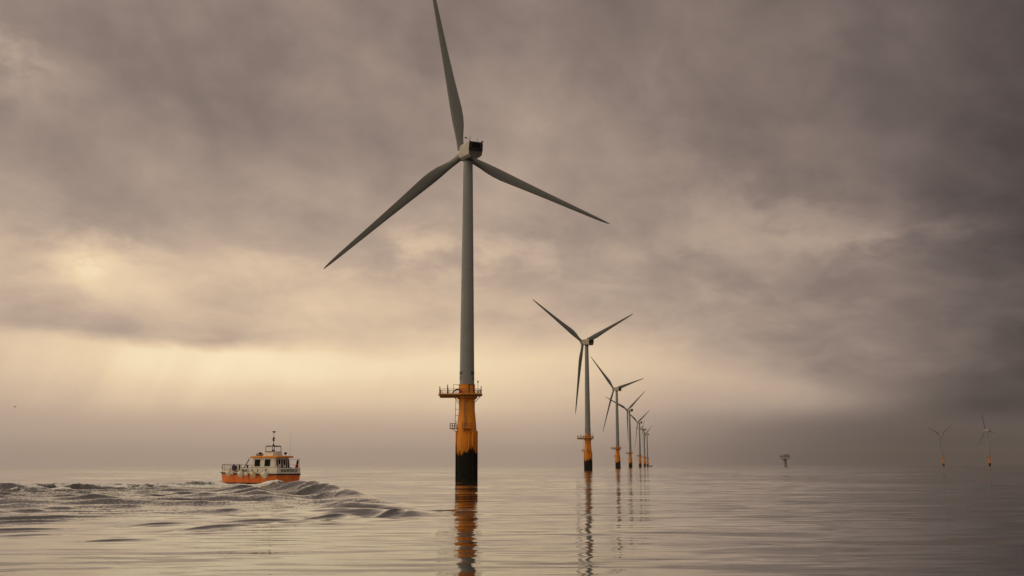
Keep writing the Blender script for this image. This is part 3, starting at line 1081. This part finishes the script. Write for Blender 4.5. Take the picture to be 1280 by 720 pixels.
gull.location = (gx, gy, 25.2)
gull.rotation_euler = (0, R(-8), R(50))
tag(gull, 'lone dark bird flying above the horizon at far left', 'bird')

# ------------------------------------------------------------------ the boat (u: stern to bow, w: port to starboard)
HEAD = R(180 - 33)
BL, BB = 13.8, 6.2
boat = thing('crew_boat', 'orange hulled crew boat with white wheelhouse rolling through its own wake', 'boat', (BOAT[0], BOAT[1], 0.08), HEAD)


def P(u_, w_, z_):                 # boat frame -> local: x forward, y to port
    return Vector((u_ - BL / 2, BB / 2 - w_, z_))


def half_beam(u_):
    return float(np.interp(u_, [0, 0.8, 3, 7, 10.6, 12.4, 13.6, 14.4, 14.85, 15.0], [2.75, 2.98, 3.1, 3.1, 3.05, 2.85, 2.45, 1.85, 1.1, 0.25]))


def rub_z(u_):
    return 1.62 + 0.0022 * max(0, u_ - 3) ** 2


bm = bmesh.new()
secs = []
us = [0.0, 0.15, 0.8, 2, 4, 6, 8, 9.5, 10.8, 12.0, 13.0, 13.8, 14.4, 14.75, 14.9, 15.0]
for u_ in us:
    hb = half_beam(u_)
    zr = rub_z(u_)
    rake = 0.0 if u_ > 0.5 else 0.15
    ub = u_ - 0.55 * max(0.0, (u_ - 10) / 5.0) ** 2     # stem raked a little
    kz = float(np.interp(u_, [0, 10, 13.7, 15.0], [-0.55, -0.7, -0.5, 0.1]))
    row = []
    for f_, zz, du in ((1.0, zr, 0), (0.985, zr * 0.55, 0.35), (0.95, 0.15, 0.8), (0.6, kz, 1.0)):
        row.append((f_, zz, du))
    pts = [P(u_ + (ub - u_) * du + (0.28 * du if u_ < 0.1 else 0), BB / 2 - hb * f_, zz) for f_, zz, du in row]
    pts += [P(u_ + (ub - u_) * du + (0.28 * du if u_ < 0.1 else 0), BB / 2 + hb * f_, zz) for f_, zz, du in reversed(row)]
    secs.append(pts)
loft(bm, secs)
recalc(bm)
hull = obj('hull', bm, M['hull'], boat, 40)
# rub rail
bm = bmesh.new()
edge = [P(u_, BB / 2 - half_beam(u_) - 0.03, rub_z(u_)) for u_ in us] + [P(u_, BB / 2 + half_beam(u_) + 0.03, rub_z(u_)) for u_ in reversed(us)]
polytube(bm, edge, 0.13, 8, closed=True)
obj('rub_rail', bm, M['rubber'], hull)
# deck
bm = bmesh.new()
poly = [P(u_, BB / 2 - half_beam(u_) + 0.05, 0) for u_ in us] + [P(u_, BB / 2 + half_beam(u_) - 0.05, 0) for u_ in reversed(us)]
prism(bm, [(p.x, p.y) for p in poly][::-1], 1.62, 1.70)
recalc(bm)
obj('deck', bm, M['darkgrey'], boat)
# white bulwark: tall round the stern and along the wheelhouse, low toward the bow
bm = bmesh.new()


def bul_h(u_):
    return float(np.interp(u_, [0, 6.0, 8.2, 9.2, 15.0], [1.0, 0.95, 0.85, 0.40, 0.42]))


path = [(u_, 1) for u_ in reversed(us)] + [(u_, -1) for u_ in us]
rings = []
for u_, s_ in [(u_, -1) for u_ in reversed(us)] + [(u_, 1) for u_ in us]:
    hb = half_beam(u_) - 0.03
    zr = rub_z(u_) + 0.10
    zt = zr + bul_h(u_)
    c_ = BB / 2 + s_ * hb
    ci = BB / 2 + s_ * max(0.02, hb - 0.14)
    uo = u_
    ui = u_ + (0.14 if u_ < 0.1 else 0) - (0.14 if u_ > 14.7 else 0)
    rings.append([P(uo, c_, zr - 0.1), P(uo, c_ + s_ * 0.04, zt), P(ui, ci + s_ * 0.04, zt), P(ui, ci, zr - 0.1)])
loft(bm, rings, closed=True, cap=True)
recalc(bm)
bul = obj('bulwark', bm, M['white'], boat, 30)
# name across the stern and lettering on the port side


def flat_text(body, size, Mx, parent, name='lettering', stretch=1.0):
    me = text_mesh(body, size, 0.008)
    me.transform(Mx @ Matrix.Diagonal((stretch, 1, 1, 1)))
    me.materials.clear()
    me.materials.append(M['skydark'])
    o = bpy.data.objects.new(name, me)
    COL.objects.link(o)
    o.parent = parent
    return o


def frame_mat(origin, xdir, ydir=Vector((0, 0, 1))):
    xdir = xdir.normalized()
    zdir = xdir.cross(ydir).normalized()
    yd = zdir.cross(xdir)
    m = Matrix((xdir, yd, zdir)).transposed().to_4x4()
    m.translation = origin
    return m


flat_text('M BLUESTAR LN', 0.66, frame_mat(P(-0.035, BB / 2 + 0.1, 2.23), Vector((0, -1, 0))), bul, stretch=0.80)
flat_text('PILOT WAVE 1', 0.62, frame_mat(P(8.0, BB / 2 - half_beam(8.0) - 0.05, 2.22), Vector((-1, 0, 0))), bul, stretch=0.92)
bm = bmesh.new()
for u_ in (4.1, 2.3, 5.5):
    box(bm, P(u_, BB / 2 - half_beam(u_) - 0.02, 2.25), (0.22, 0.05, 0.5))
obj('freeing_port', bm, M['black'], bul)
# wheelhouse
WU0, WU1, WW0, WW1 = 1.35, 7.6, 1.35, 4.85
ZD, ZR = 1.70, 4.42
bm = bmesh.new()
sec_ = []
for z_, f0, f1, ins in ((ZD, 0.0, 0.0, 0.0), (2.9, 0.0, 0.0, 0.0), (ZR, 0.12, -0.25, 0.10)):
    u0, u1, w0, w1 = WU0 + f0, WU1 + f1, WW0 + ins, WW1 - ins
    sec_.append([P(u0 + 0.25, w0, z_), P(u1 - 0.4, w0, z_), P(u1, w0 + 0.5, z_), P(u1, w1 - 0.5, z_), P(u1 - 0.4, w1, z_), P(u0 + 0.25, w1, z_), P(u0, w1 - 0.25, z_), P(u0, w0 + 0.25, z_)])
loft(bm, sec_)
recalc(bm)
wh = obj('wheelhouse', bm, M['white'], boat, 25)


def window(u0, u1, z0, z1, wside, name='window'):
    b = bmesh.new()
    for (uu0, uu1, zz0, zz1, dep, mi) in ((u0, u1, z0, z1, 0.02, 1), (u0 - 0.07, u0, z0 - 0.07, z1 + 0.07, 0.05, 0), (u1, u1 + 0.07, z0 - 0.07, z1 + 0.07, 0.05, 0),
                                          (u0, u1, z0 - 0.07, z0, 0.05, 0), (u0, u1, z1, z1 + 0.07, 0.05, 0)):
        def ww(z_):
            ins = 0.0 if z_ < 2.9 else 0.10 * (z_ - 2.9) / (ZR - 2.9)
            return ins
        sgn = -1 if wside == 0 else 1
        bw = (lambda z_: WW0 + ww(z_)) if wside == 0 else (lambda z_: WW1 - ww(z_))
        vs_ = []
        for d_ in (-0.03, dep):
            for (a_, z_) in ((uu0, zz0), (uu1, zz0), (uu1, zz1), (uu0, zz1)):
                vs_.append(b.verts.new(P(a_, bw(z_) + sgn * d_, z_)))
        for idx in ((0, 1, 2, 3), (4, 5, 6, 7), (0, 1, 5, 4), (1, 2, 6, 5), (2, 3, 7, 6), (3, 0, 4, 7)):
            b.faces.new([vs_[i] for i in idx]).material_index = mi
    recalc(b)
    return obj(name, b, [M['white'], M['glass']], wh)


for ws in (0, 1):
    window(2.65, 4.0, 2.98, 4.14, ws)
    window(5.05, 6.4, 2.98, 4.14, ws)
# aft openings: two doorways and narrow windows facing the stern
for w_, wd, z0, z1 in ((1.72, 0.26, 2.95, 4.1), (2.25, 0.42, 2.1, 4.1), (2.85, 0.34, 2.7, 4.1), (3.42, 0.36, 2.3, 4.1), (3.92, 0.24, 2.7, 4.1), (4.38, 0.28, 2.5, 4.1)):
    bm = bmesh.new()
    uf = lambda z_: WU0 + (0 if z_ < 2.9 else 0.12 * (z_ - 2.9) / (ZR - 2.9))
    vs_ = []
    for d_ in (0.03, -0.025):
        for ww_, z_ in ((w_ - wd / 2, z0), (w_ + wd / 2, z0), (w_ + wd / 2, z1), (w_ - wd / 2, z1)):
            vs_.append(bm.verts.new(P(uf(z_) + d_, ww_, z_)))
    for idx in ((0, 1, 2, 3), (4, 5, 6, 7), (0, 1, 5, 4), (1, 2, 6, 5), (2, 3, 7, 6), (3, 0, 4, 7)):
        bm.faces.new([vs_[i] for i in idx])
    recalc(bm)
    obj('door' if wd > 0.4 else 'window', bm, M['glass'], wh)
# grab rail round the wheelhouse
bm = bmesh.new()
polytube(bm, [P(1.2, 1.1, 2.72), P(8.2, 0.95, 2.72)], 0.035, 6)
for k_ in range(8):
    u_ = 1.3 + k_ * 0.98
    tube(bm, P(u_, 1.05, 1.7), P(u_, 1.05, 2.72), 0.025, n=6)
obj('hand_rail', bm, M['rail'], boat)
# roof with rounded orange edge
bm = bmesh.new()
rp_ = [P(0.75, 1.35, 0), P(1.0, 1.05, 0), P(7.3, 1.05, 0), P(7.95, 1.7, 0), P(7.95, 4.5, 0), P(7.3, 5.15, 0), P(1.0, 5.15, 0), P(0.75, 4.85, 0)]
c0 = P(4.3, 3.1, 0)
rr_ = []
for z_, k_ in ((ZR - 0.02, 0.985), (ZR + 0.10, 1.0), (ZR + 0.24, 0.985), (ZR + 0.30, 0.94)):
    rr_.append([c0 + (p - c0) * k_ + Vector((0, 0, z_)) for p in rp_])
loft(bm, rr_)
recalc(bm)
obj('roof', bm, M['roof_orange'], wh, 40)
# flying-bridge box
bm = bmesh.new()
loft(bm, [[P(2.7, 2.0, ZR + 0.28), P(5.2, 2.0, ZR + 0.28), P(5.2, 4.2, ZR + 0.28), P(2.7, 4.2, ZR + 0.28)],
          [P(2.8, 2.1, ZR + 1.02), P(4.8, 2.1, ZR + 1.02), P(4.8, 4.1, ZR + 1.02), P(2.8, 4.1, ZR + 1.02)]])
recalc(bm)
obj('flying_bridge', bm, M['white'], boat, 30)
# mast frame
bm = bmesh.new()
for u_ in (3.0, 4.6):
    polytube(bm, [P(u_, 2.1, ZR + 1.0), P(u_, 2.1, ZR + 1.8), P(u_, 2.3, ZR + 2.0), P(u_, 3.9, ZR + 2.0), P(u_, 4.1, ZR + 1.8), P(u_, 4.1, ZR + 1.0)], 0.05, 8)
for w_ in (2.1, 4.1):
    tube(bm, P(3.0, w_, ZR + 1.0), P(4.6, w_, ZR + 1.0), 0.07, n=6)
    tube(bm, P(3.0, w_, ZR + 1.9), P(4.6, w_, ZR + 1.9), 0.045, n=6)
tube(bm, P(3.8, 2.1, ZR + 1.98), P(3.8, 4.1, ZR + 1.98), 0.05, n=6)
tube(bm, P(3.8, 3.1, ZR + 1.98), P(3.8, 3.1, ZR + 4.45), 0.05, 0.035, n=8)
for dz_, du_ in ((2.15, 0.0), (2.95, 0.12), (3.3, -0.1)):
    ball(bm, P(3.8 + du_, 3.1 + du_, ZR + dz_), 0.17, 10, sc=(1, 1, 1.2))
tube(bm, P(3.8, 2.7, ZR + 3.1), P(3.8, 3.5, ZR + 3.35), 0.05, n=6)
lathe(bm, [(0.05, 0), (0.30, 0.22), (0.30, 0.3)], 12, M=Matrix.Translation(P(3.8, 3.1, ZR + 4.2)))
mast = obj('mast', bm, M['black'], boat, 40)
bm = bmesh.new()
tube(bm, P(3.8, 3.1, ZR + 1.02), P(3.8, 3.1, ZR + 1.2), 0.2, n=12)
box(bm, P(3.8, 3.1, ZR + 1.27), (0.16, 1.0, 0.14), Matrix.Rotation(R(25), 4, 'Z'))
obj('radar', bm, M['black'], mast, 40)
bm = bmesh.new()
for p in ((5.4, 1.6), (2.2, 4.4)):
    tube(bm, P(p[0], p[1], ZR + 0.25), P(p[0], p[1], ZR + 0.7), 0.05, n=6)
    tube(bm, P(p[0] - 0.2, p[1], ZR + 0.75), P(p[0] + 0.2, p[1], ZR + 0.75), 0.18, n=10)
obj('searchlight', bm, M['black'], boat, 40)
bm = bmesh.new()
tube(bm, P(1.3, 4.6, ZR + 0.2), P(1.3, 4.6, ZR + 4.6), 0.018, 0.010, n=6)
obj('whip_aerial', bm, M['steel'], boat)
# fore deck rails
bm = bmesh.new()
for s_ in (-1, 1):
    prev = None
    for u_ in (8.4, 9.3, 10.2, 11.1, 12.0, 12.9, 13.8, 14.4):
        hb = half_beam(u_) - 0.12
        a_ = P(u_, BB / 2 + s_ * hb, rub_z(u_) + 0.3)
        b_ = a_ + Vector((0, 0, 1.1))
        tube(bm, a_, b_, 0.035, n=6)
        if prev is not None:
            tube(bm, prev, b_, 0.03, n=6)
            tube(bm, prev - Vector((0, 0, 0.5)), b_ - Vector((0, 0, 0.5)), 0.025, n=6)
        prev = b_
polytube(bm, [P(14.4, BB / 2 - half_beam(14.4) + 0.12, rub_z(14.4) + 1.4), P(14.85, BB / 2, rub_z(14.85) + 1.4), P(14.4, BB / 2 + half_beam(14.4) - 0.12, rub_z(14.4) + 1.4)], 0.03, 6)
obj('bow_rail', bm, M['rail'], boat)
bm = bmesh.new()
for u_, w_, s_ in ((12.6, 2.4, 0.55), (11.0, 2.2, 0.5), (9.4, 2.6, 0.45)):
    lathe(bm, [(0.14, 0), (0.14, s_), (0.2, s_ + 0.02), (0.2, s_ + 0.1)], 10, M=Matrix.Translation(P(u_, w_, 2.3 + 0.35)))
    tube(bm, P(u_, w_, 1.69), P(u_, w_, 2.66), 0.12, n=8)
obj('bollard', bm, M['rubber'], boat, 40)
bm = bmesh.new()
tube(bm, P(9.4, 1.0, 1.69), P(7.3, 1.0, 4.25), 0.075, n=8)
tube(bm, P(9.4, 1.0, 1.69), P(9.4, 1.0, 2.2), 0.13, n=8)
obj('boom', bm, M['rubber'], boat, 40)
# stern rail frame
bm = bmesh.new()
pp = [P(0.15, 3.4, 2.6), P(0.15, 3.4, 4.15), P(0.15, 5.75, 4.15), P(0.15, 5.75, 2.6)]
polytube(bm, pp, 0.028, 6)
tube(bm, P(0.15, 3.4, 3.2), P(0.15, 5.75, 3.2), 0.02, n=6)
obj('stern_rail', bm, M['steel'], boat)
# things carried on the boat


def on_boat(o, label, cat, group=None):
    o.matrix_world = boat.matrix_basis.copy()
    return tag(o, label, cat, group)


bm = bmesh.new()
tube(bm, P(6.0, 2.6, ZR + 0.52), P(7.1, 2.6, ZR + 0.52), 0.27, n=16)
for u_ in (6.0, 6.55, 7.1):
    tube(bm, P(u_ - 0.03, 2.6, ZR + 0.52), P(u_ + 0.03, 2.6, ZR + 0.52), 0.29, n=16)
box(bm, P(6.55, 2.6, ZR + 0.33), (0.9, 0.5, 0.1))
on_boat(obj('life_raft', bm, M['grey'], None, 35), 'grey life raft canister lying on the orange wheelhouse roof', 'life raft')
bm = bmesh.new()
rx_ = Matrix.Translation(P(10.7, 0.8, 2.75)) @ Matrix.Rotation(R(90), 4, 'X')
lathe(bm, [(0.42, -0.25), (0.42, -0.18), (0.30, -0.16), (0.30, 0.16), (0.42, 0.18), (0.42, 0.25)], 20, M=rx_)
for s_ in (-0.3, 0.3):
    tube(bm, P(10.7 + s_, 0.8, 1.69), P(10.7, 0.8, 2.75), 0.05, n=6)
recalc(bm)
on_boat(obj('hose_reel', bm, M['navy'], None, 40), 'dark round reel standing behind the fore deck rail of the boat', 'reel')
# red ensign on a short staff, hanging limp
fl = thing('ensign', 'limp red flag with dark upper corner on a staff at the stern of the boat', 'flag', (0, 0, 0))
fl.matrix_world = boat.matrix_basis.copy()
bm = bmesh.new()
tube(bm, P(0.08, 5.0, 2.55), P(-0.25, 5.0, 4.1), 0.03, n=6)
obj('staff', bm, M['black'], fl)
bm = bmesh.new()


def cloth(bm, z0, z1, w0, w1, mi):
    N, K = 9, 7
    grid = []
    for i in range(K):
        z_ = z0 + (z1 - z0) * i / (K - 1)
        wd = w0 + (w1 - w0) * i / (K - 1)
        grid.append([(P(-0.2 + 0.07 * math.sin(j * 1.9 + i * 0.6) + (4.0 - z_) * 0.2, 5.0 - wd / 2 + wd * j / (N - 1), z_)) for j in range(N)])
    f = [[bm.verts.new(p) for p in row] for row in grid]
    b = [[bm.verts.new(p + Vector((0.02, 0, 0))) for p in row] for row in grid]
    for i in range(K - 1):
        for j in range(N - 1):
            bm.faces.new((f[i][j], f[i][j + 1], f[i + 1][j + 1], f[i + 1][j])).material_index = mi
            bm.faces.new((b[i][j], b[i + 1][j], b[i + 1][j + 1], b[i][j + 1])).material_index = mi
    for i in range(K - 1):
        for j in (0, N - 1):
            bm.faces.new((f[i][j], f[i + 1][j], b[i + 1][j], b[i][j])).material_index = mi
    for j in range(N - 1):
        for i in (0, K - 1):
            bm.faces.new((f[i][j], b[i][j], b[i][j + 1], f[i][j + 1])).material_index = mi


cloth(bm, 4.05, 3.35, 0.3, 0.5, 0)
cloth(bm, 3.34, 2.5, 0.5, 0.75, 1)
recalc(bm)
obj('flag_cloth', bm, [M['navy'], M['red']], fl, 60)
bm = bmesh.new()
ball(bm, P(0.55, 3.9, 2.55), 0.42, 14, sc=(0.9, 1.2, 0.7))
box(bm, P(0.55, 3.9, 2.0), (0.6, 0.9, 0.62))
on_boat(obj('covered_gear', bm, M['green'], None, 40), 'dark green covered bundle on the aft deck inside the stern bulwark', 'bundle')
bm = bmesh.new()
for i in range(2):
    box(bm, P(0.72, 2.1 + i * 0.62, 2.2), (0.5, 0.5, 1.0))
    box(bm, P(0.72, 2.1 + i * 0.62, 2.73), (0.54, 0.54, 0.07))
on_boat(obj('deck_locker', bm, M['navy'], None), 'pair of dark lockers standing against the aft wall of the wheelhouse', 'locker')


def fender(u_, z_, r_, label, mt='fender', group='round white fenders along the boat'):
    hb = half_beam(u_) + 0.12
    c_ = P(u_, BB / 2 - hb - r_ * 0.9, z_)
    t_ = thing('fender', label, 'fender', (0, 0, 0), 0, group)
    t_.matrix_world = boat.matrix_basis @ Matrix.Translation(c_)
    b = bmesh.new()
    lathe(b, [(0.03, -r_ * 1.04)] + [(r_ * math.cos(a_), r_ * math.sin(a_)) for a_ in np.linspace(-1.45, 1.2, 14)] + [(r_ * 0.22, r_ * 1.08), (r_ * 0.16, r_ * 1.25)], 24)
    obj('float', b, M[mt], t_, 50)
    b = bmesh.new()
    top = P(u_, BB / 2 - half_beam(u_) + 0.1, rub_z(u_) + 1.0) - c_
    tube(b, (0, 0, r_ * 1.2), top, 0.025, n=6)
    obj('rope', b, M['rope'], t_)


fender(10.6, 1.85, 0.52, 'big round white fender nearest the bow, left of the dark reel')
fender(7.6, 1.68, 0.54, 'big round white fender second from the bow, below the boom foot')
fender(4.55, 1.62, 0.54, 'big round fender with a brown stain, third from the bow', 'fender_worn')
fender(1.85, 1.55, 0.56, 'big round white fender nearest the stern, under the after side window')
fender(10.0, 1.82, 0.27, 'small pale fender hanging under the dark reel')
fender(6.4, 1.66, 0.36, 'medium pale fender squeezed between the two middle big fenders')
fender(3.35, 1.95, 0.28, 'small pale fender just aft of the stained big fender')
fender(2.75, 1.72, 0.30, 'small pale fender touching the sternmost big fender')

# ------------------------------------------------------------------ sea haze
bm = bmesh.new()
bmesh.ops.create_cube(bm, size=1.0, matrix=Matrix.Translation((0, 0, 0)) @ Matrix.Diagonal((18200, 18200, 1, 1)))
for v in bm.verts:
    v.co.z = -4.2 if v.co.z < 0 else 142.0
hm = bpy.data.materials.new('sea_haze')
hm.use_nodes = True
hm.node_tree.nodes.clear()
pv = hm.node_tree.nodes.new('ShaderNodeVolumePrincipled')
pv.inputs['Color'].default_value = (0.86, 0.84, 0.80, 1)
pv.inputs['Density'].default_value = 0.00004
pv.inputs['Anisotropy'].default_value = 0.6
ho = hm.node_tree.nodes.new('ShaderNodeOutputMaterial')
hm.node_tree.links.new(pv.outputs[0], ho.inputs['Volume'])
haze = obj('haze', bm, hm)
haze['kind'] = 'stuff'
